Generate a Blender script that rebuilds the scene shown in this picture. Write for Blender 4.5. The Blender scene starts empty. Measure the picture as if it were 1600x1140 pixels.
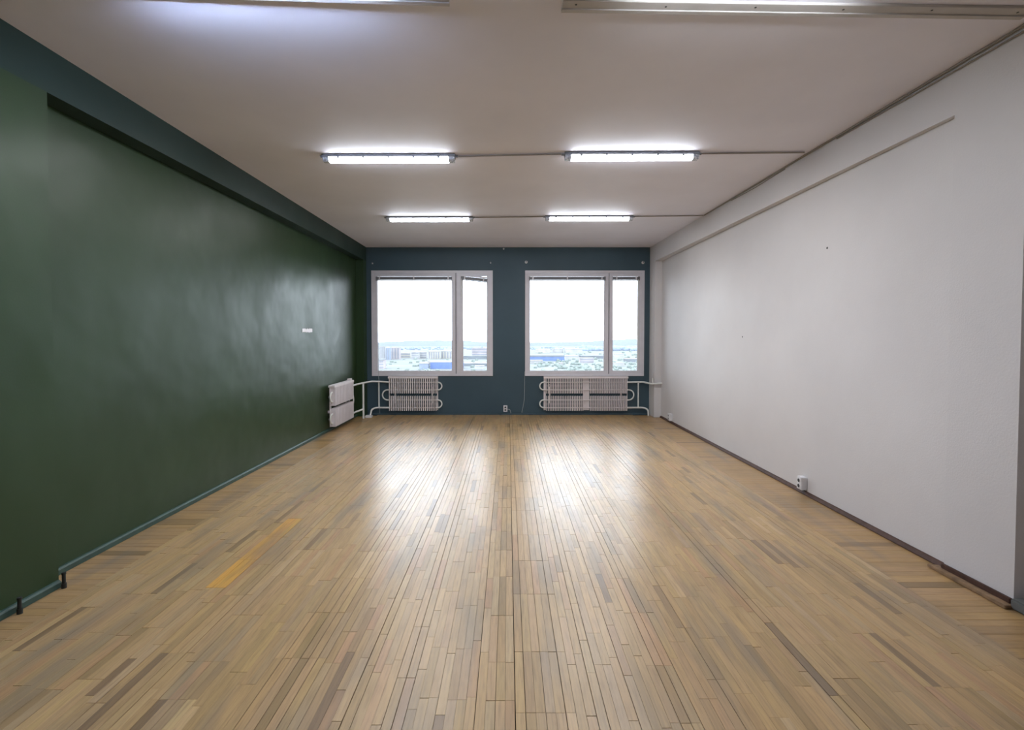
import bpy, bmesh, math, random
from mathutils import Vector, Matrix
random.seed(7)
S = bpy.context.scene
COL = S.collection
F = 780.0            # focal length in pixels of the 1600 px wide frame
VX, VY, HC = 794.0, 525.0, 1.555   # vanishing point, eye height

# ------------------------------------------------------------------ camera
cd = bpy.data.cameras.new('camera')
cam = bpy.data.objects.new('camera', cd); COL.objects.link(cam)
PITCH = math.atan(21 / F)
cam.location = (0, 0, HC)
cam.rotation_euler = (math.pi / 2 - PITCH, math.radians(0.0), 0)
cd.sensor_width = 36; cd.lens = F / 1600 * 36
cd.shift_x = 6 / 1600; cd.shift_y = -24 / 1600
cd.clip_start = 0.05; cd.clip_end = 9000
S.camera = cam

# ------------------------------------------------------------------ world, light, exposure
SKY = 6.4            # overcast sky radiance
LAMP = 21.0          # diffuser emission
TUBE = 17.0          # watts of the downward light of each lamp
W = bpy.data.worlds.new('overcast_sky'); S.world = W; W.use_nodes = True
bgn = W.node_tree.nodes['Background']
bgn.inputs[0].default_value = (0.83, 0.89, 1.0, 1); bgn.inputs[1].default_value = SKY
vs = S.view_settings
vs.view_transform = 'Standard'; vs.look = 'None'; vs.exposure = 0.28; vs.gamma = 1.0
vs.use_curve_mapping = False
S.cycles.use_denoising = True
S.cycles.max_bounces = 10; S.cycles.diffuse_bounces = 6; S.cycles.transparent_max_bounces = 12
S.cycles.sample_clamp_indirect = 6.0
for (x0, x1) in ((-2.62, -0.38), (0.40, 2.60)):      # sampling portals only, give no light themselves
    ld = bpy.data.lights.new('window_portal', 'AREA'); ld.shape = 'RECTANGLE'
    ld.size = x1 - x0; ld.size_y = 1.95; ld.cycles.is_portal = True
    lo = bpy.data.objects.new('window_portal', ld); COL.objects.link(lo)
    lo.location = ((x0 + x1) / 2, 10.20, 1.81); lo.rotation_euler = (-math.pi / 2, 0, 0)

# ------------------------------------------------------------------ materials
def srgb(r, g, b):
    f = lambda c: (c / 255 / 12.92) if c / 255 <= 0.04045 else ((c / 255 + 0.055) / 1.055) ** 2.4
    return (f(r), f(g), f(b), 1)

class NT:
    def __init__(s, name):
        s.m = bpy.data.materials.new(name); s.m.use_nodes = True
        s.t = s.m.node_tree; s.N = s.t.nodes; s.b = s.N['Principled BSDF']
    def n(s, typ, **kw):
        o = s.N.new(typ)
        for k, v in kw.items():
            if hasattr(o, k): setattr(o, k, v)
            else: o.inputs[k].default_value = v
        return o
    def l(s, a, ao, b, bi): s.t.links.new(a.outputs[ao], b.inputs[bi])
    def mapped(s, scale, coord='pos'):
        if coord == 'pos':
            g = s.n('ShaderNodeNewGeometry'); out = 'Position'
        else:
            g = s.n('ShaderNodeTexCoord'); out = 'Object'
        mp = s.n('ShaderNodeMapping'); mp.inputs['Scale'].default_value = scale
        s.l(g, out, mp, 'Vector'); return mp
    def noise(s, mp, scale, detail=3, rough=0.5):
        n = s.n('ShaderNodeTexNoise'); n.inputs['Scale'].default_value = scale
        n.inputs['Detail'].default_value = detail; n.inputs['Roughness'].default_value = rough
        s.l(mp, 0, n, 'Vector'); return n
    def ramp(s, src, out, stops):
        r = s.n('ShaderNodeValToRGB'); e = r.color_ramp.elements
        while len(e) < len(stops): e.new(0.5)
        for i, (p, c) in enumerate(stops):
            e[i].position = p; e[i].color = c if len(c) == 4 else (*c, 1)
        s.l(src, out, r, 0); return r
    def mix(s, kind, fac, a, b):
        m = s.n('ShaderNodeMix'); m.data_type = 'RGBA'; m.blend_type = kind
        if isinstance(fac, (int, float)): m.inputs[0].default_value = fac
        else: s.l(fac[0], fac[1], m, 0)
        for v, i in ((a, 6), (b, 7)):
            if isinstance(v, tuple) and len(v) == 4: m.inputs[i].default_value = v
            else: s.l(v[0], v[1], m, i)
        return m
    def bump(s, src, out, strength, dist, prev=None):
        b = s.n('ShaderNodeBump'); b.inputs['Strength'].default_value = strength
        b.inputs['Distance'].default_value = dist; s.l(src, out, b, 'Height')
        if prev: s.l(prev, 0, b, 'Normal')
        s.l(b, 0, s.b, 'Normal'); return b

def plain(name, col, rough=0.5, metal=0.0, spec=0.5, var=0.06, scale=8.0):
    k = NT(name)
    mp = k.mapped((1, 1, 1)); n = k.noise(mp, scale, 3)
    lo = tuple(c * (1 - var) for c in col[:3]) + (1,); hi = tuple(min(1, c * (1 + var)) for c in col[:3]) + (1,)
    r = k.ramp(n, 'Fac', [(0.3, lo), (0.7, hi)])
    k.l(r, 0, k.b, 'Base Color')
    k.b.inputs['Roughness'].default_value = rough; k.b.inputs['Metallic'].default_value = metal
    k.b.inputs['Specular IOR Level'].default_value = spec
    return k.m

def paint(name, col, rough, spec, var=0.07, wav=0.25, fine=0.25, spots=None):
    k = NT(name)
    mp = k.mapped((1, 1, 1))
    big = k.noise(mp, 0.9, 4, 0.55)
    lo = tuple(c * (1 - var) for c in col[:3]) + (1,); hi = tuple(min(1, c * (1 + var)) for c in col[:3]) + (1,)
    r = k.ramp(big, 'Fac', [(0.32, lo), (0.68, hi)])
    k.l(r, 0, k.b, 'Base Color')
    rr = k.ramp(k.noise(mp, 1.7, 3), 'Fac', [(0.3, (rough - 0.05,) * 3), (0.7, (rough + 0.06,) * 3)])
    k.l(rr, 0, k.b, 'Roughness'); k.b.inputs['Specular IOR Level'].default_value = spec
    b1 = k.bump(k.noise(mp, 2.2, 2, 0.4), 'Fac', wav, 0.05)
    k.bump(k.noise(mp, 90, 3, 0.6), 'Fac', fine, 0.002, b1)
    return k.m

M = {}
M['green'] = paint('green_wall_paint', (0.023, 0.048, 0.018, 1), 0.40, 0.31, 0.10, 0.30, 0.15)
M['green_beam'] = paint('green_beam_paint', (0.024, 0.046, 0.038, 1), 0.5, 0.25, 0.08, 0.15, 0.15)
M['teal'] = paint('dark_teal_wall_paint', (0.049, 0.086, 0.110, 1), 0.5, 0.35, 0.10, 0.2, 0.15)
M['teal_trim'] = plain('teal_skirting_paint', (0.030, 0.068, 0.052, 1), 0.5, var=0.2, scale=14)
M['white_wall'] = paint('white_wall_paint', (0.665, 0.65, 0.655, 1), 0.55, 0.3, 0.04, 0.15, 0.45)
M['ceiling'] = paint('ceiling_paint', (0.82, 0.815, 0.90, 1), 0.6, 0.3, 0.04, 0.06, 0.15)
M['bounce_seam'] = plain('warm_bounce_edge', (0.55, 0.48, 0.40, 1), 0.7)  # warm floor bounce under the beam put into a colour, not assigned
M['grey_wall'] = plain('unlit_grey_plaster', (0.22, 0.215, 0.20, 1), 0.8)
M['pvc'] = plain('white_window_plastic', (0.66, 0.645, 0.69, 1), 0.35, var=0.03)
M['rad'] = plain('radiator_enamel', (0.78, 0.73, 0.74, 1), 0.38, var=0.05)
M['pipe'] = plain('white_pipe_enamel', (0.76, 0.78, 0.76, 1), 0.32, var=0.04)
M['brown'] = plain('dark_brown_skirting', (0.070, 0.034, 0.024, 1), 0.6, spec=0.3, var=0.25, scale=20)
M['raw_wood'] = plain('worn_brown_plank', (0.25, 0.16, 0.09, 1), 0.6, var=0.35, scale=18)
M['dark'] = plain('dark_metal', (0.015, 0.018, 0.016, 1), 0.5)
M['hole'] = plain('socket_hole', (0.03, 0.03, 0.035, 1), 0.7)
M['plastic'] = plain('white_socket_plastic', (0.72, 0.72, 0.74, 1), 0.35, var=0.03)
M['blind'] = plain('grey_blind_slats', (0.17, 0.17, 0.19, 1), 0.45)
M['housing'] = plain('grey_lamp_housing', (0.22, 0.23, 0.26, 1), 0.5)
M['duct'] = plain('dull_grey_duct', (0.13, 0.135, 0.13, 1), 0.7, spec=0.2)
M['conduit'] = plain('taupe_cable_conduit', (0.26, 0.23, 0.20, 1), 0.6)
M['rail'] = plain('pale_painted_rail', (0.50, 0.48, 0.46, 1), 0.55)
M['cord'] = plain('grey_cord', (0.40, 0.44, 0.46, 1), 0.6)
M['subfloor'] = plain('dark_subfloor', (0.035, 0.024, 0.016, 1), 0.9)
M['paper'] = plain('white_paper', (0.85, 0.85, 0.90, 1), 0.6)
M['concrete'] = plain('outer_concrete', (0.35, 0.35, 0.35, 1), 0.9)

def lamp_mat(name='lit_diffuser', col=(0.88, 0.93, 1.0, 1), power=None):
    k = NT(name)
    k.b.inputs['Base Color'].default_value = (0.9, 0.9, 0.9, 1)
    k.b.inputs['Emission Color'].default_value = col
    k.b.inputs['Emission Strength'].default_value = power or LAMP
    return k.m
M['lit'] = lamp_mat()
M['lit_cool'] = lamp_mat('lit_cool_diffuser', (0.58, 0.70, 1.0, 1), 130.0)
def endcap_mat():
    k = NT('clear_ribbed_plastic')
    k.b.inputs['Base Color'].default_value = (0.62, 0.66, 0.74, 1); k.b.inputs['Roughness'].default_value = 0.25
    mp = k.mapped((1, 1, 1)); n = k.noise(mp, 60, 2)
    k.l(k.ramp(n, 'Fac', [(0.35, (0.35, 0.38, 0.45, 1)), (0.65, (0.8, 0.85, 0.92, 1))]), 0, k.b, 'Base Color')
    return k.m
M['endcap'] = endcap_mat()
def glass_mat():
    m = bpy.data.materials.new('window_glass'); m.use_nodes = True
    t = m.node_tree; t.nodes.clear()
    o = t.nodes.new('ShaderNodeOutputMaterial'); mx = t.nodes.new('ShaderNodeMixShader')
    tr = t.nodes.new('ShaderNodeBsdfTransparent'); gl = t.nodes.new('ShaderNodeBsdfGlossy')
    fr = t.nodes.new('ShaderNodeFresnel'); fr.inputs[0].default_value = 1.45
    tr.inputs[0].default_value = (0.95, 0.97, 0.97, 1); gl.inputs['Roughness'].default_value = 0.02
    t.links.new(fr.outputs[0], mx.inputs[0]); t.links.new(tr.outputs[0], mx.inputs[1])
    t.links.new(gl.outputs[0], mx.inputs[2]); t.links.new(mx.outputs[0], o.inputs[0])
    return m
M['glass'] = glass_mat()

def wood_mat(name, use_attr, along='Y'):
    """worn varnished hardwood; the tone of each piece comes from the object or from a mesh attribute"""
    k = NT(name)
    if use_attr:
        a = k.n('ShaderNodeAttribute'); a.attribute_name = 'tone'; tone = (a, 'Color')
    else:
        a = k.n('ShaderNodeObjectInfo'); tone = (a, 'Color')
    # shift the grain by the tone so neighbours do not continue each other
    g = k.n('ShaderNodeNewGeometry'); vm = k.n('ShaderNodeVectorMath'); vm.operation = 'MULTIPLY_ADD'
    k.l(tone[0], tone[1], vm, 0); vm.inputs[1].default_value = (37, 53, 71); k.l(g, 'Position', vm, 2)
    mp = k.n('ShaderNodeMapping'); mp.inputs['Scale'].default_value = (1, 0.06, 1) if along == 'Y' else (0.06, 1, 1)
    k.l(vm, 0, mp, 'Vector')
    grain = k.noise(mp, 95, 4, 0.6)
    gr = k.ramp(grain, 'Fac', [(0.28, (0.74, 0.72, 0.70)), (0.52, (0.98, 0.98, 0.98)), (0.75, (1.08, 1.07, 1.05))])
    c1 = k.mix('MULTIPLY', 1.0, tone, (gr, 0))
    pos = k.mapped((1, 0.45, 1))
    dirt = k.noise(pos, 1.8, 5, 0.65)
    dr = k.ramp(dirt, 'Fac', [(0.30, (0.80, 0.80, 0.79)), (0.48, (1, 1, 1)), (0.70, (1.05, 1.04, 1.02))])
    c2 = k.mix('MULTIPLY', 0.9, (c1, 2), (dr, 0))
    p2 = k.mapped((1, 0.16, 1)); sm = k.noise(p2, 6.0, 3, 0.5)
    smr = k.ramp(sm, 'Fac', [(0.50, (0, 0, 0)), (0.76, (0.6, 0.6, 0.6))])
    c3 = k.mix('MIX', (smr, 0), (c2, 2), (0.17, 0.15, 0.125, 1))
    k.l(c3, 2, k.b, 'Base Color')
    p3 = k.mapped((1, 0.35, 1)); rn = k.noise(p3, 3.0, 5, 0.65)
    rr = k.ramp(rn, 'Fac', [(0.3, (0.285,) * 3), (0.7, (0.37,) * 3)])
    k.l(rr, 0, k.b, 'Roughness')
    k.b.inputs['Specular IOR Level'].default_value = 0.68
    b1 = k.bump(grain, 'Fac', 0.10, 0.001)
    mw = k.mapped((1, 0.25, 1)); wv = k.noise(mw, 26, 3, 0.5)
    k.bump(wv, 'Fac', 0.16, 0.004, b1)
    return k.m
M['strip'] = wood_mat('worn_parquet_wood', False, 'Y')
M['strip_far'] = wood_mat('worn_parquet_wood_far', True, 'Y')
M['border'] = wood_mat('worn_border_wood', False, 'X')
M['border_far'] = wood_mat('worn_border_wood_far', True, 'X')

# ------------------------------------------------------------------ mesh helpers
def bm_box(bm, x0, x1, y0, y1, z0, z1):
    v = [bm.verts.new(p) for p in ((x0, y0, z0), (x1, y0, z0), (x1, y1, z0), (x0, y1, z0),
                                   (x0, y0, z1), (x1, y0, z1), (x1, y1, z1), (x0, y1, z1))]
    for f in ((3, 2, 1, 0), (4, 5, 6, 7), (0, 1, 5, 4), (1, 2, 6, 5), (2, 3, 7, 6), (3, 0, 4, 7)):
        bm.faces.new([v[i] for i in f])

def bm_prism(bm, prof, axis, a0, a1):
    """profile of (u, w) points swept along an axis: axis x -> (y, z), axis y -> (x, z), axis z -> (x, y)"""
    def P(u, w, a): return {'x': (a, u, w), 'y': (u, a, w), 'z': (u, w, a)}[axis]
    A = [bm.verts.new(P(u, w, a0)) for u, w in prof]; B = [bm.verts.new(P(u, w, a1)) for u, w in prof]
    n = len(prof)
    for i in range(n): bm.faces.new((A[i], A[(i + 1) % n], B[(i + 1) % n], B[i]))
    bm.faces.new(A[::-1]); bm.faces.new(B)

def bm_tube(bm, pts, r, seg=10, cap=True):
    pts = [Vector(p) for p in pts]; rings = []
    t0 = (pts[1] - pts[0]).normalized()
    up = Vector((0, 0, 1)) if abs(t0.z) < 0.9 else Vector((0, 1, 0))
    nrm = t0.cross(up).normalized()
    for i, p in enumerate(pts):
        t = ((pts[min(i + 1, len(pts) - 1)] - pts[max(i - 1, 0)])).normalized()
        nrm = (nrm - t * nrm.dot(t)).normalized(); bi = t.cross(nrm)
        rings.append([bm.verts.new(p + r * (math.cos(2 * math.pi * k / seg) * nrm + math.sin(2 * math.pi * k / seg) * bi)) for k in range(seg)])
    for a, b in zip(rings, rings[1:]):
        for k in range(seg): bm.faces.new((a[k], a[(k + 1) % seg], b[(k + 1) % seg], b[k]))
    if cap: bm.faces.new(rings[0][::-1]); bm.faces.new(rings[-1])

def arc_path(pts, r, n=6):
    """round the corners of a polyline"""
    pts = [Vector(p) for p in pts]; out = [pts[0]]
    for a, b, c in zip(pts, pts[1:], pts[2:]):
        d1 = (a - b); d2 = (c - b); rr = min(r, d1.length * 0.49, d2.length * 0.49)
        p0 = b + d1.normalized() * rr; p2 = b + d2.normalized() * rr
        for i in range(n + 1):
            t = i / n; out.append((1 - t) ** 2 * p0 + 2 * t * (1 - t) * b + t * t * p2)
    out.append(pts[-1]); return out

def finish(name, bm, m, parent=None, smooth=False, bevel=0.0, recalc=True):
    if bevel > 0:
        bmesh.ops.bevel(bm, geom=list(bm.edges), offset=bevel, segments=2, affect='EDGES', clamp_overlap=True)
    if recalc: bmesh.ops.recalc_face_normals(bm, faces=list(bm.faces))
    me = bpy.data.meshes.new(name); bm.to_mesh(me); bm.free()
    if smooth:
        for p in me.polygons: p.use_smooth = True
        me.set_sharp_from_angle(angle=math.radians(40))
    me.materials.append(m)
    o = bpy.data.objects.new(name, me); COL.objects.link(o)
    if parent: o.parent = parent
    return o

def box(name, m, b, parent=None, bevel=0.0):
    bm = bmesh.new(); bm_box(bm, *b); return finish(name, bm, m, parent, bevel=bevel)
def tube(name, m, pts, r, parent=None, seg=10):
    bm = bmesh.new(); bm_tube(bm, pts, r, seg); return finish(name, bm, m, parent, smooth=True)

def tag(o, label, cat, group=None):
    o['label'] = label; o['category'] = cat; o['kind'] = 'thing'
    if group: o['group'] = group
    return o
def thing(name, label, cat, loc=(0, 0, 0), rz=0.0, group=None):
    o = bpy.data.objects.new(name, None); COL.objects.link(o)
    o.empty_display_size = 0.1
    o.location = loc; o.rotation_euler = (0, 0, rz)
    return tag(o, label, cat, group)
def struct(o, label=None):
    o['kind'] = 'structure'
    if label: o['label'] = label
    return o
def at(px, py, Y):
    """the world point that a pixel of the photograph shows at the distance Y"""
    return Vector(((px - VX) / F * Y, Y, HC - (py - VY) / F * Y))

# ------------------------------------------------------------------ room shell
YB, YF, ZC = 9.86, -3.2, 3.30         # back wall, wall behind the camera, ceiling
XL, XR = -2.94, 2.93                  # recessed wall faces
PL = -2.79                            # left pilaster / beam face
def PR(y): return 2.79 + (YB - y) * 0.0150    # right pilaster / beam face drifts outward towards the camera

floor = struct(box('floor', M['subfloor'], (-3.4, 3.6, YF, YB, -0.25, -0.012)), 'worn strip parquet floor of the room')
struct(box('ceiling', M['ceiling'], (-3.4, 3.6, YF, YB, ZC, ZC + 0.2)), 'off-white painted ceiling')

wl = struct(box('wall_left', M['green'], (XL - 0.3, XL, YF, YB, -0.012, ZC)), 'dark green painted left wall')
bm = bmesh.new(); bm_box(bm, XL, PL, -0.6 - 2.6, YB, 3.03, ZC); finish('beam', bm, M['green_beam'], wl)
box('pilaster', M['green'], (XL, PL, 2.45, 3.06, 0.002, 3.03), wl)
box('pilaster', M['green'], (XL, PL, 9.65, YB, 0.002, 3.03), wl)

bm = bmesh.new(); bm_box(bm, XR, XR + 0.6, 2.82, YB, -0.012, ZC); bm_box(bm, XR + 0.25, XR + 0.6, YF, 2.8195, -0.012, ZC)
wr = struct(finish('wall_right', bm, M['white_wall']), 'white painted right wall')
def prism_right(name, y0, y1, z0, z1, x1=XR, m=None):
    bm = bmesh.new()
    bm_prism(bm, [(PR(y0), y0), (x1, y0), (x1, y1), (PR(y1), y1)], 'z', z0, z1)
    return finish(name, bm, m or M['white_wall'], wr)
prism_right('pilaster', 2.82, 3.27, 0.002, 2.985)
prism_right('pilaster', 9.53, YB, 0.002, 2.985)
prism_right('beam', 2.82, YB, 2.985, ZC)
# the wall steps back beyond the near pilaster
struct(box('wall_front', M['grey_wall'], (-3.4, 3.6, YF - 0.2, YF, -0.2, ZC + 0.1)), 'wall behind the viewpoint')

# back wall with two openings
WIN = [(-2.69, -0.303), (0.334, 2.68)]; WZ0, WZ1 = 0.771, 2.844
bm = bmesh.new()
for b in ((-3.4, WIN[0][0], 0, 0), (WIN[0][1], WIN[1][0], 0, 0), (WIN[1][1], 3.4, 0, 0)):
    bm_box(bm, b[0], b[1], YB, YB + 0.3, -0.25, ZC + 0.1)
for x0, x1 in WIN:
    bm_box(bm, x0, x1, YB, YB + 0.3, -0.25, WZ0); bm_box(bm, x0, x1, YB, YB + 0.3, WZ1, ZC + 0.1)
bmesh.ops.remove_doubles(bm, verts=list(bm.verts), dist=1e-5)
struct(finish('wall_back', bm, M['teal'], recalc=False), 'dark teal painted window wall')

# ------------------------------------------------------------------ windows
def ring(bm, x0, x1, z0, z1, w, y0, y1):
    wl_, wr_, wb_, wt_ = w
    o = [(x0, z0), (x1, z0), (x1, z1), (x0, z1)]
    i = [(x0 + wl_, z0 + wb_), (x1 - wr_, z0 + wb_), (x1 - wr_, z1 - wt_), (x0 + wl_, z1 - wt_)]
    for k in range(4):
        a, b = k, (k + 1) % 4
        q = [o[a], o[b], i[b], i[a]]
        A = [bm.verts.new((p[0], y0, p[1])) for p in q]; B = [bm.verts.new((p[0], y1, p[1])) for p in q]
        for e in range(4): bm.faces.new((A[e], A[(e + 1) % 4], B[(e + 1) % 4], B[e]))
        bm.faces.new(A[::-1]); bm.faces.new(B)

def window(n, x0, x1, split, big, small, label):
    bm = bmesh.new(); ring(bm, x0, x1, WZ0, WZ1, (0.045, 0.045, 0.04, 0.045), YB - 0.022, YB + 0.07)
    w = struct(finish('window_%d' % n, bm, M['pvc'], bevel=0.0015), label)
    box('mullion', M['blind'], (split - 0.008, split + 0.008, YB + 0.012, YB + 0.07, WZ0 + 0.04, WZ1 - 0.045), w)  # dark grey colour paints the shaded gap between the two sashes
    for (g0, g1), (s0, s1), deep in ((big, (x0 + 0.045, split - 0.009), 0.0), (small, (split + 0.009, x1 - 0.045), 0.0)):
        bm = bmesh.new(); ring(bm, s0, s1, WZ0 + 0.041, WZ1 - 0.046, (g0 - s0, s1 - g1, 0.053, 0.055), YB - 0.014, YB + 0.05)
        sash = finish('sash', bm, M['pvc'], w, bevel=0.0015)
        gz0, gz1 = WZ0 + 0.094, WZ1 - 0.101
        box('pane', M['glass'], (g0, g1, YB + 0.020, YB + 0.024, gz0, gz1), sash)
        bm = bmesh.new(); ring(bm, g0 - 0.001, g1 + 0.001, gz0 - 0.001, gz1 + 0.001, (0.012,) * 4, YB + 0.005, YB + 0.019)
        finish('glazing_bead', bm, M['pvc'], sash)
    # handle on the stile beside the split
    hx = split + 0.035
    h = box('handle', M['pvc'], (hx - 0.014, hx + 0.014, YB - 0.022, YB - 0.0145, 1.54, 1.62), w, 0.003)
    box('lever', M['pvc'], (hx - 0.010, hx + 0.010, YB - 0.045, YB - 0.034, 1.45, 1.60), h, 0.004)
    box('spindle', M['pvc'], (hx - 0.008, hx + 0.008, YB - 0.034, YB - 0.0225, 1.575, 1.591), h)
    bm = bmesh.new(); bm_box(bm, x0 - 0.03, x1 + 0.03, YB + 0.305, YB + 0.40, WZ0 - 0.03, WZ0 - 0.01)
    finish('outer_sill', bm, M['concrete'], w)
    return w
window(1, WIN[0][0], WIN[0][1], -1.030, (-2.585, -1.102), (-0.897, -0.410), 'left window with a wide and a narrow sash')
window(2, WIN[1][0], WIN[1][1], 1.985, (0.420, 1.900), (2.056, 2.560), 'right window with a wide and a narrow sash')

def blind(label, x0, x1, skew=0.0, z=2.745, bracket=None):
    t = thing('venetian_blind', label, 'blind', ((x0 + x1) / 2, YB - 0.045, z), 0, 'raised blinds at the window tops')
    L = x1 - x0
    t.rotation_euler = (0, skew, 0)
    a = box('head_rail', M['pvc'], (-L / 2, L / 2, -0.014, 0.014, -0.022, 0.008), t, 0.003)
    bm = bmesh.new()
    for i in range(11):
        zz = -0.028 - i * 0.0052
        bm_prism(bm, [(-0.013, zz - 0.0024), (0.013, zz - 0.0024), (0.013, zz + 0.0018), (-0.013, zz + 0.0018)], 'x', -L / 2 + 0.006, L / 2 - 0.006)
    s = finish('slat_stack', bm, M['blind'], t); s['kind'] = 'stuff'
    box('bottom_rail', M['blind'], (-L / 2 + 0.004, L / 2 - 0.004, -0.014, 0.014, -0.100, -0.086), t, 0.003)
    k = 3 if L > 1 else 2
    for i in range(k):
        xx = -L / 2 + 0.08 + i * (L - 0.16) / (k - 1)
        box('clip', M['pvc'], (xx - 0.012, xx + 0.012, -0.018, -0.0145, -0.101, 0.010), t, 0.001)
    return t
blind('raised grey blind across the wide sash of the left window', -2.60, -1.095)
blind('slanting raised blind on the narrow sash of the left window', -0.925, -0.395, math.radians(6.0), 2.728)
blind('raised grey blind across the wide sash of the right window', 0.405, 1.915)
blind('raised level blind on the narrow sash of the right window', 2.045, 2.585)

def sash_rod(label, x, z0, z1):
    t = thing('blind_wand', label, 'blind wand', (x, YB - 0.066, z0), 0, 'blind wands')
    bm = bmesh.new(); bm_tube(bm, [(0, 0, 0), (0, 0, z1 - z0)], 0.006, 8); finish('rod', bm, M['pipe'], t, True)
    bm = bmesh.new(); bm_tube(bm, [(0, 0, -0.05), (0, 0, 0)], 0.009, 8); finish('grip', bm, M['pipe'], t, True)
sash_rod('thin white blind wand at right edge of the right window', 2.548, 1.0, 2.66)
sash_rod('short white blind wand beside the mullion of the left window', -0.915, 2.35, 2.68)

def cord(label, pts):
    o = tube('pull_cord', M['cord'], arc_path(pts, 0.03, 4), 0.0042, None, 6)
    tag(o, label, 'cord', 'cords below the windows')
cord('thin pale cord hanging by the pipes under the left window', [(-2.556, YB - 0.03, 2.66), (-2.556, YB - 0.03, 0.76), (-2.545, YB - 0.012, 0.60), (-2.54, YB - 0.012, 0.02)])
cord('thin pale cord hanging under the left corner of the right window', [(0.328, YB - 0.03, 0.86), (0.325, YB - 0.012, 0.70), (0.320, YB - 0.012, 0.30), (0.27, YB - 0.012, 0.04)])

# hooks above the windows
def hook(label, x, z, r):
    t = thing('curtain_hook', label, 'hook', (x, YB, z), 0, 'round hooks above the windows')
    bm = bmesh.new(); bm_tube(bm, [(0, -0.012, 0), (0, -0.0005, 0)], r, 14); finish('plate', bm, M['plastic'], t, True)
    bm = bmesh.new(); bm_tube(bm, arc_path([(0, -0.0125, 0), (0, -0.035, 0), (0, -0.035, 0.02)], 0.01, 4), r * 0.33, 8); finish('pin', bm, M['housing'], t, True)
hook('white round hook above the left corner of the right window', 0.354, 3.010, 0.028)
hook('white round hook above the right corner of the right window', 2.650, 3.000, 0.028)
hook('tiny pale hook above the left corner of the left window', -2.667, 2.985, 0.014)
hook('tiny pale hook above the right corner of the left window', -0.345, 2.995, 0.012)
hook('tiny white hook between the windows just under the ceiling', -0.088, 3.270, 0.016)

# ------------------------------------------------------------------ skirtings
bm = bmesh.new(); pr = [(XL, 0.002), (XL + 0.022, 0.002), (XL + 0.022, 0.034), (XL + 0.012, 0.044), (XL, 0.047)]
bm_prism(bm, pr, 'y', 3.06, 9.65)
struct(finish('baseboard_left', bm, M['teal_trim']), 'teal painted skirting along the green wall')
bb = bpy.data.objects['baseboard_left']
bm = bmesh.new(); d = PL - XL
bm_prism(bm, [(a + d, b) for a, b in pr], 'y', 2.45, 3.055); finish('pilaster_skirting', bm, M['teal_trim'], bb)

bm = bmesh.new(); pr = [(XR, 0.002), (XR - 0.028, 0.002), (XR - 0.028, 0.008), (XR - 0.014, 0.030), (XR, 0.034)]
bm_prism(bm, pr, 'y', 3.27, 9.53)
br = struct(finish('baseboard_right', bm, M['brown']), 'dark brown skirting along the white wall')
bm = bmesh.new(); bm_prism(bm, [(PR(2.82), 2.82), (PR(2.82) - 0.024, 2.82), (PR(3.27) - 0.024, 3.27), (PR(3.27), 3.27)], 'z', 0.023, 0.052)
finish('pilaster_skirting', bm, M['brown'], br, bevel=0.004)
bm = bmesh.new(); bm_prism(bm, [(PR(2.8), 2.80), (PR(2.8) - 0.068, 2.80), (PR(3.3) - 0.060, 3.33), (PR(3.3), 3.31)], 'z', 0.002, 0.0225)
finish('pilaster_plank', bm, M['raw_wood'], br, bevel=0.003)['label'] = 'worn brown plank lying under the skirting'
bm = bmesh.new(); bm_box(bm, -2.78, 2.78, YB - 0.02, YB, 0.0, 0.03)
struct(finish('baseboard_back', bm, M['teal']), 'low dark skirting under the windows')
dct = tag(box('floor_duct', M['duct'], (2.865, 3.10, 2.60, 2.815, 0.002, 0.062), None, 0.01), 'grey cable duct on the floor beyond the near white pilaster', 'duct')

# ------------------------------------------------------------------ floor pieces
def plank_verts(x0, x1, y0, y1, z, c=0.0006, h=0.011):
    v = [(x0, y0, z - h), (x1, y0, z - h), (x1, y1, z - h), (x0, y1, z - h),
         (x0, y0, z - c), (x1, y0, z - c), (x1, y1, z - c), (x0, y1, z - c),
         (x0 + c, y0 + c, z), (x1 - c, y0 + c, z), (x1 - c, y1 - c, z), (x0 + c, y1 - c, z)]
    f = []
    for a in (0, 4):
        for k in range(4): f.append((a + k, a + (k + 1) % 4, a + 4 + (k + 1) % 4, a + 4 + k))
    f.append((8, 9, 10, 11)); return v, f
_shape = {}
def plank_mesh(name, w, l, m):
    key = (name, round(w, 4), round(l, 3))
    if key not in _shape:
        v, f = plank_verts(-w / 2, w / 2, -l / 2, l / 2, 0.0)
        me = bpy.data.meshes.new(name); me.from_pydata(v, [], f); me.materials.append(m); _shape[key] = me
    return _shape[key]
def piece(name, m, x0, x1, y0, y1, z, col, parent):
    o = bpy.data.objects.new(name, plank_mesh(name, x1 - x0, y1 - y0, m))
    o.location = ((x0 + x1) / 2, (y0 + y1) / 2, z + 0.012 - 0.0); o.color = (*col, 1)
    o.parent = parent; COL.objects.link(o); return o
def mass(name, m, items, parent):
    V, Fc, C = [], [], []
    for (x0, x1, y0, y1, z, col) in items:
        v, f = plank_verts(x0, x1, y0, y1, z + 0.012); b = len(V)
        V += v; Fc += [tuple(i + b for i in q) for q in f]; C += [col] * len(f)
    me = bpy.data.meshes.new(name); me.from_pydata(V, [], Fc); me.materials.append(m)
    at_ = me.attributes.new('tone', 'FLOAT_COLOR', 'FACE')
    at_.data.foreach_set('color', [c for col in C for c in (*col, 1.0)])
    o = bpy.data.objects.new(name, me); COL.objects.link(o); o.parent = parent; o['kind'] = 'stuff'; return o

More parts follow.
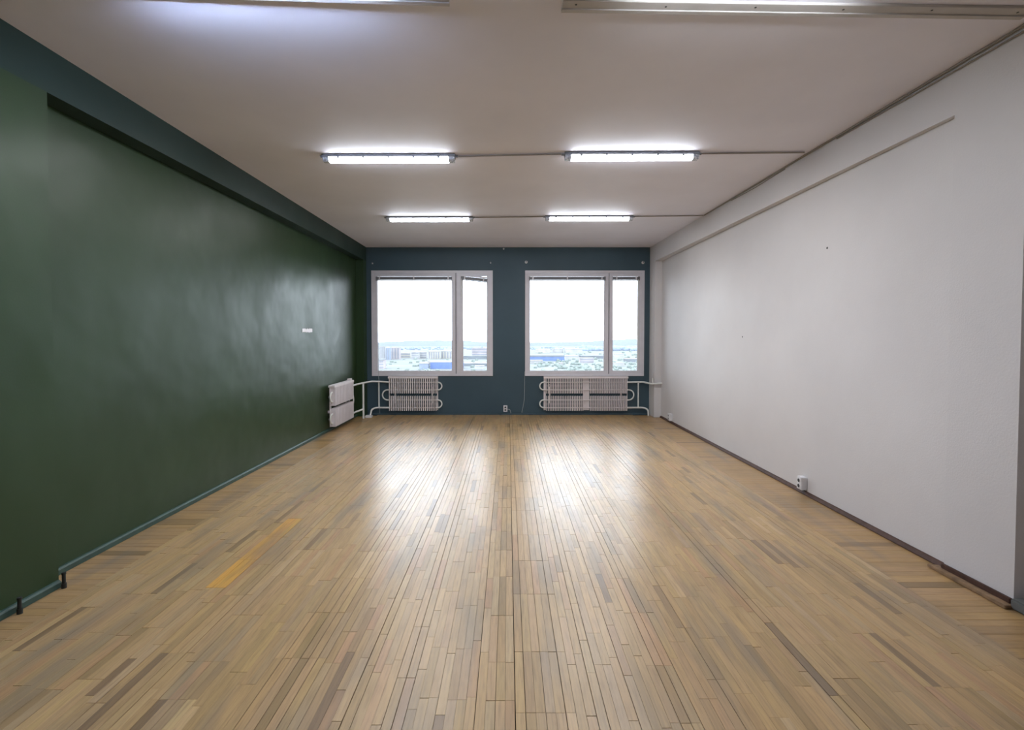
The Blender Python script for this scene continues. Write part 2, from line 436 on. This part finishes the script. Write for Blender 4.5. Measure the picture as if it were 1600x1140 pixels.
FL, FR = -2.58, 2.49
BASE = (0.440, 0.290, 0.130)
def tone(rnd, x, y):
    # orange board patch left of centre
    k = rnd.gauss(1.0, 0.06); k = max(0.80, min(1.15, k)); q = rnd.random()
    c = list(BASE)
    if q < 0.020: c = [0.24, 0.155, 0.075]
    elif q < 0.06: k *= 0.76
    elif q < 0.13: c = [0.44, 0.268, 0.128]
    elif q < 0.23: c = [0.41, 0.283, 0.142]
    elif q < 0.27: c = [0.485, 0.335, 0.165]
    return (c[0] * k, c[1] * k * rnd.uniform(.975, 1.02), c[2] * k * rnd.uniform(.93, 1.06))
rnd = random.Random(21)
strips = []; x = FL; PW = 0.0400
while x + PW < FR + 0.003:
    gap = rnd.choice([0.0003, 0.0004, 0.0006, 0.0010, 0.0018, 0.0026, 0.0038])
    y = YF + rnd.uniform(-0.4, 0)
    if not strips or rnd.random() > 0.42:        # neighbouring rows often share their end joints
        ystart = y; lens = [rnd.choice([0.25, 0.35, 0.40, 0.40, 0.40, 0.45, 0.55]) for _ in range(60)]
    y = ystart; li = iter(lens)
    while y < YB - 0.03:
        L = next(li)
        y1 = min(y + L, YB - 0.021)
        eg = rnd.choice([0.0004, 0.0006, 0.0010, 0.0018, 0.0030])
        if y1 - y > 0.03:
            strips.append((x, x + PW, max(y, YF + 0.01), y1 - eg, rnd.gauss(-0.0123, 0.00022), tone(rnd, x + PW / 2, (y + y1) / 2)))
        y += L
    x += PW + gap
XEND = x - gap
# the orange boards left of centre replace what lay there
keep = []
for q in strips:
    if -1.875 < (q[0] + q[1]) / 2 < -1.755:
        if q[2] > 3.04 and q[3] < 4.22: continue
        if q[2] <= 3.04 < q[3]: q = (q[0], q[1], q[2], 3.048, q[4], q[5])
        elif q[2] < 4.22 <= q[3]: q = (q[0], q[1], 4.221, q[3], q[4], q[5])
        if q[3] - q[2] < 0.02: continue
    keep.append(q)
for x0 in sorted({q[0] for q in strips if -1.875 < (q[0] + q[1]) / 2 < -1.755}):
    for a, b in ((3.05, 3.44), (3.44, 3.83), (3.83, 4.22)):
        keep.append((x0, x0 + PW, a, b - 0.0008, -0.0123, (0.62 * rnd.uniform(.94, 1.04), 0.335 * rnd.uniform(.95, 1.03), 0.068)))
strips = keep
def seen(s):
    yc = s[2] + 0.1
    if s[3] < 1.99: return False
    px = VX + F * ((s[0] + s[1]) / 2) / max(yc, 1.9)
    return -20 < px < 1620
vis = sorted([s for s in strips if seen(s)], key=lambda s: s[2] * s[2] + 0.35 * s[0] * s[0])
near = vis[:300]; ids = set(map(id, near))
for s in near: piece('parquet_strip', M['strip'], *s, floor)
mass('distant_parquet_strips', M['strip_far'], [s for s in strips if id(s) not in ids], floor)

def bounds_x(side, y):
    if side < 0:
        return XL + 0.004, FL - 0.001
    return XEND + 0.0015, (XR - 0.004 if y > 2.82 else XR + 0.245)
for side in (-1, 1):
    items, y = [], YF + 0.01
    while y < YB - 0.1:
        w = rnd.choice([0.060, 0.070, 0.070, 0.080])
        if y + w > YB - 0.02: break
        a, b = bounds_x(side, y + w / 2)
        k = rnd.gauss(1, 0.07) * (0.62 if rnd.random() < 0.06 else 1)
        col = (0.41 * k, 0.258 * k, 0.112 * k * rnd.uniform(.9, 1.1))
        items.append((a, b, y, y + w - rnd.choice([0.0008, 0.001, 0.0025]), rnd.gauss(-0.0123, 0.0003), col)); y += w
    nearb = [s for s in items if 1.95 < s[2] < 9.0]; nid = set(map(id, nearb))
    for s in nearb: piece('border_plank', M['border'], *s, floor)
    mass('distant_border_planks', M['border_far'], [s for s in items if id(s) not in nid], floor)

# ------------------------------------------------------------------ radiators (local: x along the wall, -y into the room)
def fin_mesh(w):
    bm = bmesh.new()
    bm_box(bm, -0.0012, 0.0012, -0.105, -0.020, -0.146, 0.146)
    bm_box(bm, -w / 2, w / 2, -0.108, -0.105, -0.146, 0.146)
    bmesh.ops.recalc_face_normals(bm, faces=list(bm.faces))
    me = bpy.data.meshes.new('fin'); bm.to_mesh(me); bm.free(); me.materials.append(M['rad']); return me
def ubend(bm, x, z0, z1, reach, y=-0.062, r=0.0135):
    s = 1 if reach > 0 else -1; zr = abs(z1 - z0) / 2; zc = (z0 + z1) / 2
    pts = [(x, y, z0)]; 
    for i in range(13):
        a = -math.pi / 2 + math.pi * i / 12
        pts.append((x + s * (abs(reach) - min(zr, abs(reach) * .85)) + s * min(zr, abs(reach) * .85) * math.cos(a), y, zc + (z1 - z0) / 2 * math.sin(a)))
    pts.append((x, y, z1)); bm_tube(bm, pts, r, 10)
PZ = (0.148, 0.30, 0.50, 0.65)
def radiator(label, loc, rz, L, blocks, nf, twin_side):
    t = thing('radiator', label, 'radiator', loc, rz, 'white convector radiators')
    edges = [(0.0, blocks[0][0] - 0.012)] + [(a[1] + 0.014, b[0] - 0.014) for a, b in zip(blocks, blocks[1:])] + [(blocks[-1][1] + 0.010, L)]
    for e0, e1 in edges: box('back_panel', M['rad'], (e0, e1, -0.030, -0.022, 0.095, 0.725), t)
    for zz in (0.20, 0.56): box('mounting_rail', M['housing'], (0.0, L, -0.0165, -0.004, zz, zz + 0.03), t)
    box('top_plate', M['rad'], (0, L, -0.110, -0.004, 0.727, 0.765), t, 0.003)
    for bx in (0.12, L - 0.12):
        box('wall_bracket', M['rad'], (bx - 0.015, bx + 0.015, -0.0039, 0.0, 0.2, 0.6), t)
    pitch = (blocks[0][1] - blocks[0][0]) / (nf - 1); fm = fin_mesh(pitch * 0.48)
    for b0, b1 in blocks:
        for i in range(nf):
            for zc in (0.579, 0.238):
                o = bpy.data.objects.new('fin', fm); o.location = (b0 + i * pitch, 0, zc); o.parent = t; COL.objects.link(o)
    for z in PZ:
        bm = bmesh.new(); bm_tube(bm, [(0.012, -0.062, z), (L - 0.012, -0.062, z)], 0.009, 8); finish('pipe', bm, M['rad'], t, True)
    lo, hi = 0.012, L - 0.012
    if twin_side > 0: spec = [(hi, PZ[0], PZ[1], 0.09), (hi, PZ[2], PZ[3], 0.09), (lo, PZ[1], PZ[2], -0.13)]
    else: spec = [(lo, PZ[0], PZ[1], -0.09), (lo, PZ[2], PZ[3], -0.09), (hi, PZ[1], PZ[2], 0.13)]
    for x, z0, z1, rc in spec:
        bm = bmesh.new(); ubend(bm, x, z0, z1, rc); finish('return_bend', bm, M['pipe'], t, True)
    return t
radiator('short white ribbed radiator under the left window', (-2.355, YB - 0.001, 0), 0, 0.972, [(0.03, 0.942)], 23, 1)
radiator('long double white ribbed radiator under the right window', (0.70, YB - 0.001, 0), 0, 1.655, [(0.055, 0.765), (0.915, 1.635)], 22, -1)
radiator('white ribbed radiator mounted on the dark green left wall', (XL + 0.045, 8.00, 0), math.pi / 2, 1.0, [(0.03, 0.97)], 24, -1)
wb = bpy.data.objects['radiator.002']
box('wall_spacer', M['rad'], (0.1, 0.14, 0.0, 0.0448, 0.3, 0.34), wb); box('wall_spacer', M['rad'], (0.86, 0.90, 0.0, 0.0448, 0.3, 0.34), wb)
for xx in (0.86, 0.93): box('lug', M['rad'], (xx, xx + 0.025, -0.09, -0.03, 0.766, 0.80), wb, 0.003)

# heating pipes in the corners
YP = YB - 0.063
pl = thing('heating_pipes', 'white heating pipes in the corner between the two left radiators', 'pipes', (-2.742, 9.42, 0))
off = Vector((-2.742, 9.42, 0))
def lp(n, pts, r, par, o=off, rad=0.05): return tube(n, M['pipe'], [p - o for p in arc_path(pts, rad)], r, par)
lp('riser', [(-2.742, 9.42, 0.0), (-2.742, 9.42, 0.68)], 0.019, pl)
lp('upper_pipe', [(-2.833, 8.99, 0.65), (-2.833, 9.30, 0.655), (-2.742, 9.42, 0.672), (-2.66, 9.70, 0.675), (-2.50, YP, 0.662), (-2.345, YP, 0.65)], 0.0165, pl)
lp('lower_pipe', [(-2.833, 8.99, 0.148), (-2.833, 9.28, 0.148), (-2.742, 9.42, 0.175)], 0.0165, pl)
lp('return_pipe', [(-2.345, YP, 0.148), (-2.60, YP, 0.150), (-2.665, 9.70, 0.13), (-2.672, 9.62, 0.0)], 0.0165, pl)
lp('bypass_pipe', [(-2.545, YP, 0.148), (-2.545, YP, 0.655)], 0.0135, pl)
tag(box('pipe_cover', M['plastic'], (-2.725, -2.60, 9.46, 9.56, 0.0, 0.045), None, 0.006), 'small white plastic cover on the floor by the left corner pipes', 'cover')

prr = thing('heating_pipes', 'white heating pipes in the right corner beside the double radiator', 'pipes', (2.56, YP, 0))
o2 = Vector((2.56, YP, 0))
lp('upper_pipe', [(2.345, YP, 0.65), (2.66, YP, 0.655), (2.73, 9.49, 0.645), (XR - 0.002, 9.47, 0.66)], 0.0165, prr, o2)
lp('lower_pipe', [(2.345, YP, 0.148), (2.66, YP, 0.150), (2.742, 9.75, 0.12), (2.742, 9.72, 0.0)], 0.0165, prr, o2, 0.08)
lp('bypass_pipe', [(2.56, YP, 0.148), (2.56, YP, 0.652)], 0.0135, prr, o2)
lp('branch_stub', [(2.752, 9.482, 0.645), (2.752, 9.482, 0.76)], 0.010, prr, o2)

# ------------------------------------------------------------------ ceiling lamps
def ceiling_lamp(label, x, y, rz, watts=TUBE, lit='lit'):
    t = thing('ceiling_lamp', label, 'lamp', (x, y, ZC), rz, 'linear ceiling lamps')
    h = 1.27 / 2
    bm = bmesh.new(); bm_prism(bm, [(-0.034, 0.0), (0.034, 0.0), (0.046, -0.014), (0.046, -0.030), (-0.046, -0.030), (-0.046, -0.014)], 'x', -h, h)
    finish('housing', bm, M['housing'], t, bevel=0.002)
    pr = [(-0.043, -0.0305), (0.043, -0.0305), (0.040, -0.055), (0.026, -0.070), (-0.026, -0.070), (-0.040, -0.055)]
    bm = bmesh.new(); bm_prism(bm, pr, 'x', -h + 0.062, h - 0.062); finish('diffuser', bm, M[lit], t)
    for s in (-1, 1):
        bm = bmesh.new(); a, b = sorted((s * (h - 0.004), s * (h - 0.0615))); bm_prism(bm, pr, 'x', a, b)
        finish('end_cover', bm, M['endcap'], t, bevel=0.002)
        for i in range(5):
            cx = -0.48 + i * 0.24
            a, b = sorted((s * 0.0468, s * 0.0525))
            box('clip', M['housing'], (cx - 0.011, cx + 0.011, a, b, -0.046, -0.012), t, 0.001)
        bm = bmesh.new(); bm_tube(bm, [(s * (h + 0.0005), 0, -0.016), (s * (h + 0.028), 0, -0.014)], 0.011, 10); finish('cable_gland', bm, M['housing'], t, True)
    ld = bpy.data.lights.new('tube_light', 'AREA'); ld.shape = 'RECTANGLE'; ld.size = 1.13; ld.size_y = 0.05
    ld.energy = watts; ld.color = (1.0, 0.975, 0.95)
    lo = bpy.data.objects.new('tube_light', ld); COL.objects.link(lo); lo.parent = t; lo.location = (0, 0, -0.0715)
    return t
LX = (-1.145, 1.172)
ceiling_lamp('bright tube lamp on the left in the middle row', LX[0], 4.86, math.radians(-0.3))
ceiling_lamp('bright tube lamp on the right in the middle row', LX[1], 4.80, math.radians(-0.6))
ceiling_lamp('bright tube lamp on the left in the row nearest the windows', LX[0], 7.34, math.radians(-0.4))
ceiling_lamp('bright tube lamp on the right in the row nearest the windows', LX[1], 7.29, math.radians(-0.4))
ceiling_lamp('bright tube lamp cut off by the top edge of the picture', 1.205, 2.462, math.radians(-0.4), TUBE * 0.3)
ceiling_lamp('tube lamp just above the top left edge of the picture', -1.28, 2.40, math.radians(-1.5), TUBE * 0.3, 'lit_cool')

def rail(label, x0, x1, y0, y1, n):
    L = x1 - x0; a = math.atan2(y1 - y0, L)
    t = thing('ceiling_rail', label, 'rail', (x0, y0, ZC), a, 'flat rails across the ceiling')
    bm = bmesh.new(); bm_prism(bm, [(-0.05, 0), (0.05, 0), (0.046, -0.012), (-0.046, -0.012)], 'x', 0, L / math.cos(a)); finish('strip', bm, M['rail'], t, bevel=0.002)
    bm = bmesh.new(); bm_prism(bm, [(0.012, -0.0125), (0.044, -0.0125), (0.042, -0.018), (0.014, -0.018)], 'x', 0, L / math.cos(a)); finish('cover_strip', bm, M['rail'], t, bevel=0.001)
    for i in range(n):
        xx = 0.07 + i * (L - 0.14) / (n - 1)
        bm = bmesh.new(); bm_tube(bm, [(xx, -0.018 + 0.006 * (i % 2), -0.0135), (xx, -0.018 + 0.006 * (i % 2), -0.0122)], 0.006, 8); finish('screw_head', bm, M['dark'], t)
rail('flat pale rail running across the ceiling to the right wall', 0.285, 2.80, 2.675, 2.735, 6)
rail('flat pale rail on the ceiling at top left, ending short of the middle', -2.78, -0.305, 2.50, 2.625, 6)

def conduit(label, pts, r=0.008):
    o = tube('cable_conduit', M['conduit'], arc_path(pts, 0.02, 3), r, None, 8)
    tag(o, label, 'conduit', 'thin conduits between the ceiling lamps')
zc = ZC - 0.012
conduit('thin conduit joining the two lamps of the middle row', [(LX[0] + 0.665, 4.865, zc), (LX[1] - 0.665, 4.80, zc)])
conduit('thin conduit joining the two lamps nearest the windows', [(LX[0] + 0.665, 7.34, zc), (LX[1] - 0.665, 7.29, zc)])
conduit('thin conduit from the middle right lamp to the white wall', [(LX[1] + 0.665, 4.79, zc), (2.795, 4.76, zc)])
conduit('thin conduit from the right lamp nearest the windows to the white wall', [(LX[1] + 0.665, 7.28, zc), (2.81, 7.23, zc)])
conduit('long conduit following the top edge of the white wall', [(PR(7.25) - 0.012, 7.22, ZC - 0.009), (PR(5) - 0.012, 5.0, ZC - 0.009), (PR(2.75) - 0.012, 2.74, ZC - 0.009)], 0.0085)
conduit('faint second cable sagging below the conduit on the white wall', [(PR(6.4) - 0.004, 6.4, ZC - 0.022), (PR(5.8) - 0.004, 5.8, ZC - 0.035), (PR(5.2) - 0.004, 5.2, ZC - 0.022)], 0.004)
tag(tube('cable', M['conduit'], [(PR(4.4) - 0.006, 4.4, ZC - 0.024), (PR(3.6) - 0.008, 3.6, ZC - 0.034), (PR(2.82) - 0.008, 2.82, ZC - 0.040)], 0.006, None, 8),
    'drooping cable under the conduit above the near white pilaster', 'cable')

# ------------------------------------------------------------------ sockets and small things
def socket(label, loc, rz, w=0.08, h=0.125, d=0.055, cable=True):
    t = thing('wall_socket', label, 'socket', loc, rz, 'white surface sockets')
    box('body', M['plastic'], (-w / 2, w / 2, -d, -0.0005, 0, h), t, 0.005)
    for z in (h * 0.29, h * 0.71):
        bm = bmesh.new(); bm_tube(bm, [(0, -d - 0.0035, z), (0, -d - 0.0003, z)], 0.023, 16)
        o = finish('socket_ring', bm, M['plastic'], t, True)
        bm = bmesh.new(); bm_tube(bm, [(0, -d - 0.0052, z), (0, -d - 0.0037, z)], 0.0175, 16); finish('socket_well', bm, M['hole'], o, True)
    if cable:
        bm = bmesh.new(); bm_tube(bm, arc_path([(w / 2 + 0.0005, -0.03, 0.05), (w / 2 + 0.05, -0.03, 0.05), (w / 2 + 0.07, -0.03, -0.03)], 0.03, 5), 0.0045, 8)
        finish('cable', bm, M['cord'], t, True)
    return t
socket('small white double socket low on the teal wall between the radiators', (-0.055, YB, 0.062), 0, 0.08, 0.125, 0.035)
socket('white double socket above the skirting, halfway along the white wall', (XR, 4.89, 0.046), -math.pi / 2, 0.085, 0.125, 0.06, False)
socket('white double socket above the skirting, near the window end of white wall', (XR, 8.90, 0.046), -math.pi / 2, 0.10, 0.125, 0.06, False)

# torn white strip on the green wall
bm = bmesh.new(); n = 14; rr = random.Random(3)
top = [(7.13 + 0.36 * i / n, 1.667 + rr.uniform(-0.012, 0.008)) for i in range(n + 1)]
bot = [(7.13 + 0.36 * i / n, 1.610 + rr.uniform(-0.004, 0.010)) for i in range(n + 1)]
bm_prism(bm, bot + top[::-1], 'x', XL + 0.0008, XL + 0.004)
tag(finish('torn_tape', bm, M['paper']), 'small torn strip of white tape on the green wall', 'tape')

# dark stubs at the foot of the near green pilaster
def stub(label, x, y, h):
    t = thing('floor_stub', label, 'stub', (x, y, 0), 0, 'dark stubs at the foot of the green wall')
    bm = bmesh.new(); bm_tube(bm, [(0, 0, 0), (0, 0, 0.03)], 0.014, 12); finish('base', bm, M['dark'], t, True)
    bm = bmesh.new(); bm_tube(bm, [(0, 0, 0.0302), (0, 0, h)], 0.010, 10); finish('rod', bm, M['dark'], t, True)
    bm = bmesh.new(); bm_tube(bm, [(0, 0, h + 0.0002), (0, 0, h + 0.012)], 0.012, 10); finish('cap', bm, M['dark'], t, True)
stub('small dark stub at the corner of the near green pilaster', -2.745, 3.045, 0.085)
stub('small dark stub nearest the left edge of the picture', -2.740, 2.76, 0.08)

# drill holes in the right wall
for (px, py, lb) in ((1290, 388, 'small dark drill hole high on the white wall'), (1160, 526, 'tiny drill hole at middle height on the white wall')):
    Y = F * XR / (px - VX); p = at(px, py, Y)
    o = tube('drill_hole', M['dark'], [(XR - 0.0012, Y, p.z), (XR + 0.0, Y, p.z)], 0.011, None, 10); tag(o, lb, 'hole', 'drill holes in the white wall')

# ------------------------------------------------------------------ the city outside, far below; haze is mixed into its pale colours
HG = 60.0; ZG = HC - HG       # ground level seen from a high storey
def cm(name, c, var=0.12, sc=0.05): return plain(name, (*c, 1), 0.9, spec=0.1, var=var, scale=sc)
C = {'ground': cm('pale_ground', (0.132, 0.145, 0.145), 0.16, 0.02), 'white': cm('white_blocks', (0.30, 0.30, 0.30)),
     'cream': cm('cream_blocks', (0.30, 0.29, 0.26)), 'pink': cm('pinkish_blocks', (0.285, 0.26, 0.265)),
     'blue': cm('blue_cladding', (0.118, 0.163, 0.311)), 'lblue': cm('pale_blue_cladding', (0.19, 0.22, 0.28)),
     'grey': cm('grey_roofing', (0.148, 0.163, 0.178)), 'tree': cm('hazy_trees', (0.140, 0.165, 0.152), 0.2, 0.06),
     'tblue': cm('haze_blue_trees', (0.163, 0.196, 0.244), 0.2, 0.03), 'hill': cm('far_hills', (0.115, 0.132, 0.152), 0.1, 0.004),
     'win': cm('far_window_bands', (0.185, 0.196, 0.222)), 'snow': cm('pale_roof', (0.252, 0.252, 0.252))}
gnd = box('city_ground', C['ground'], (-2500, 2500, 60, 3600, ZG - 2, ZG)); struct(gnd, 'pale hazy ground of the city far below')
def hills(name, Y, ys, m, label, depth=400):
    """ridge line through pixels (x, y of its crest)"""
    bm = bmesh.new(); F0, F1, B0 = [], [], []
    for px, py in ys:
        p = at(px, py, Y)
        F0.append(bm.verts.new((p.x, Y - depth * 0.5, ZG))); F1.append(bm.verts.new((p.x, Y, p.z))); B0.append(bm.verts.new((p.x * 1.02, Y + depth, ZG)))
    for i in range(len(ys) - 1):
        bm.faces.new((F0[i], F0[i + 1], F1[i + 1], F1[i])); bm.faces.new((F1[i], F1[i + 1], B0[i + 1], B0[i])); bm.faces.new((F0[i + 1], F0[i], B0[i], B0[i + 1]))
    bm.faces.new((F0[0], F1[0], B0[0])); bm.faces.new((F0[-1], B0[-1], F1[-1]))
    o = finish(name, bm, m, smooth=True); o['kind'] = 'structure'; o['label'] = label
rr = random.Random(5)
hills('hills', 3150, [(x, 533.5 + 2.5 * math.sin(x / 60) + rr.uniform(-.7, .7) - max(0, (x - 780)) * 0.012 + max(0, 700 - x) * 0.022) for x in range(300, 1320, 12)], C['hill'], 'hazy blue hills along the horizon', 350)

FOOT = []
def bld(name, px0, px1, ptop, pbase, depth, wall, roof, label, cat='building', bays=0, floors=0, roofh=1.2, group=None):
    Y = F * HG / (pbase - VY); a = at(px0, ptop, Y); b = at(px1, pbase, Y)
    w = b.x - a.x; hgt = a.z - ZG
    FOOT.append((a.x - 2, b.x + 2, Y - 2, Y + depth + 2))
    t = thing(name, label, cat, (a.x + w / 2, Y, ZG), 0, group)
    box('walls', C[wall], (-w / 2, w / 2, 0, depth, 0, hgt - roofh), t)
    box('roof', C[roof], (-w / 2 - .5, w / 2 + .5, -.5, depth + .5, hgt - roofh, hgt), t)
    for i in range(bays):
        x0 = -w / 2 + w * (i + 0.28) / bays; x1 = -w / 2 + w * (i + 0.72) / bays
        if floors == 0:
            box('window_bay', C['win'], (x0, x1, -0.35, 0.1, hgt * 0.06, hgt - roofh - 1), t)
    for j in range(floors):
        z0 = (hgt - roofh) * (j + 0.35) / floors; z1 = (hgt - roofh) * (j + 0.75) / floors
        box('window_band', C['win'], (-w / 2 + w * .03, w / 2 - w * .03, -0.35, 0.1, z0, z1), t)
    return t
bld('apartment_tower', 592.5, 601.2, 541, 560.5, 16, 'white', 'snow', 'tall white tower with dark stripes at left edge of left window', bays=4)
bld('apartment_tower', 602.3, 608.6, 543, 562, 18, 'lblue', 'snow', 'narrow pale bluish tower right of the striped tower', bays=2)
bld('apartment_tower', 611, 624, 542.5, 561, 18, 'pink', 'snow', 'pinkish slab tower, widest of the left towers', bays=3)
bld('apartment_block', 592, 599, 561.5, 576, 20, 'pink', 'grey', 'low mauve block in lower left corner of the left window', floors=3)
bld('apartment_block', 626, 641, 551, 559, 14, 'cream', 'snow', 'low cream block beside the slab tower', floors=2)
bld('apartment_block', 643, 654, 550, 560.5, 14, 'white', 'snow', 'white block in the middle of the left window', floors=3)
bld('apartment_block', 656, 666, 549.5, 560, 14, 'white', 'snow', 'second white block from the middle of the left window', floors=3)
bld('apartment_block', 669, 687, 548.5, 560.5, 15, 'cream', 'snow', 'wide cream block right of the white blocks', bays=5)
bld('apartment_block', 689, 706, 548, 560, 15, 'cream', 'snow', 'cream block against the left window mullion', bays=4)
bld('warehouse', 672, 722, 564.5, 576, 34, 'blue', 'snow', 'long bright blue warehouse low in the left window', bays=0, roofh=2.0)
bld('warehouse', 655, 668, 567, 577, 22, 'lblue', 'snow', 'pale blue shed left of the blue warehouse', roofh=1.5)
bld('shed', 668, 679, 564, 568.5, 14, 'snow', 'snow', 'small white roofed shed behind the pale blue shed')
bld('office_block', 737, 766, 543, 556, 20, 'pink', 'snow', 'pinkish office block in narrow pane of the left window', floors=3)
bld('hall', 722, 768, 556, 561, 30, 'grey', 'grey', 'dark low hall roof in narrow pane of the left window')
bld('hall', 724, 772, 567, 572, 24, 'grey', 'snow', 'grey hall low in narrow pane of the left window')
bld('shed', 742, 756, 571, 577, 12, 'white', 'snow', 'white shed at bottom of the narrow left pane')
bld('warehouse', 820, 882, 555, 563.5, 45, 'blue', 'grey', 'long blue warehouse with dark roof in the right window', roofh=3.4)
bld('hall', 883.5, 904.5, 555.5, 561, 40, 'white', 'snow', 'white hall right of the long blue warehouse', roofh=2.5)
bld('hall', 908, 952, 555.5, 560, 40, 'grey', 'grey', 'long grey roofed hall in the right window', roofh=2.5)
bld('office_block', 906, 928, 559, 567, 18, 'pink', 'snow', 'pinkish office block in front of the grey hall', floors=2)
bld('shed', 829, 848, 562.5, 568, 16, 'snow', 'snow', 'white shed below the long blue warehouse')
bld('shed', 866, 880, 567, 570.5, 12, 'white', 'snow', 'low white shed among the trees in the right window')
bld('hall', 838, 860, 545.5, 551, 40, 'cream', 'snow', 'distant cream hall behind the blue warehouse')
bld('hall', 864, 880, 545.0, 550.5, 40, 'white', 'snow', 'distant white hall behind the blue warehouse')
bld('hall', 884, 910, 544.5, 551, 40, 'white', 'snow', 'distant wide white hall beneath the tree line')
bld('hall', 962, 975, 553, 557.5, 30, 'white', 'snow', 'white hall at left of narrow pane of the right window')
bld('hall', 978, 998, 560, 565.5, 24, 'grey', 'snow', 'grey hall in narrow pane of the right window')
bld('shed', 958, 976, 567, 571.5, 14, 'white', 'snow', 'white shed at bottom of the narrow right pane')
Y = F * HG / (564 - VY); p = at(903.5, 553, Y)
FOOT.append((p.x - 8, p.x + 8, Y - 10, Y + 10))
mt = thing('light_mast', 'thin white mast beside the white hall', 'mast', (p.x, Y, ZG))
bm = bmesh.new(); bm_tube(bm, [(0, 0, 0), (0, 0, p.z - ZG)], 0.55, 8); finish('pole', bm, C['snow'], mt, True)
bm = bmesh.new(); bm_box(bm, -1.6, 1.6, -.6, .6, p.z - ZG + .1, p.z - ZG + 1.3); finish('lamp_head', bm, C['snow'], mt)

def trees(name, label, pxs, m, n, hh, seed):
    """woods too far to count: one object"""
    r = random.Random(seed); bm = bmesh.new()
    x0, x1, b0, b1 = pxs
    for i in range(n):
        pb = r.uniform(b0, b1); Y = F * HG / (pb - VY); p = at(r.uniform(x0, x1), pb, Y); h = hh * r.uniform(.7, 1.25)
        if any(f[0] - h * .7 < p.x < f[1] + h * .7 and f[2] - h * .7 < Y < f[3] + h * .7 for f in FOOT): continue
        mtx = Matrix.Translation((p.x, Y, ZG + h * 0.15)) @ Matrix.Diagonal((h * r.uniform(.6, 1.0), h * .8, h * 0.7, 1))
        res = bmesh.ops.create_icosphere(bm, subdivisions=1, radius=1, matrix=mtx)
        for v in res['verts']: v.co += Vector((r.uniform(-1, 1), r.uniform(-1, 1), r.uniform(-1, 1))) * h * 0.07
    o = finish(name, bm, m)
    for q in o.data.polygons: q.use_smooth = True
    o['kind'] = 'stuff'; o['label'] = label; o['category'] = 'trees'
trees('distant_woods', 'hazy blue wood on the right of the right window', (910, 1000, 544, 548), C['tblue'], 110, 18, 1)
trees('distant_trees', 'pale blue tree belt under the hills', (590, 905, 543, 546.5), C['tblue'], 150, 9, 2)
trees('near_trees', 'pale green trees at the bottom of the right window', (835, 1005, 566, 582), C['tree'], 120, 6, 3)
trees('roadside_trees', 'pale trees around the low sheds of the left window', (600, 770, 561, 585), C['tree'], 60, 5, 4)
trees('yard_trees', 'scattered pale trees around the halls of the right window', (822, 1005, 549, 566), C['tree'], 60, 7, 6)
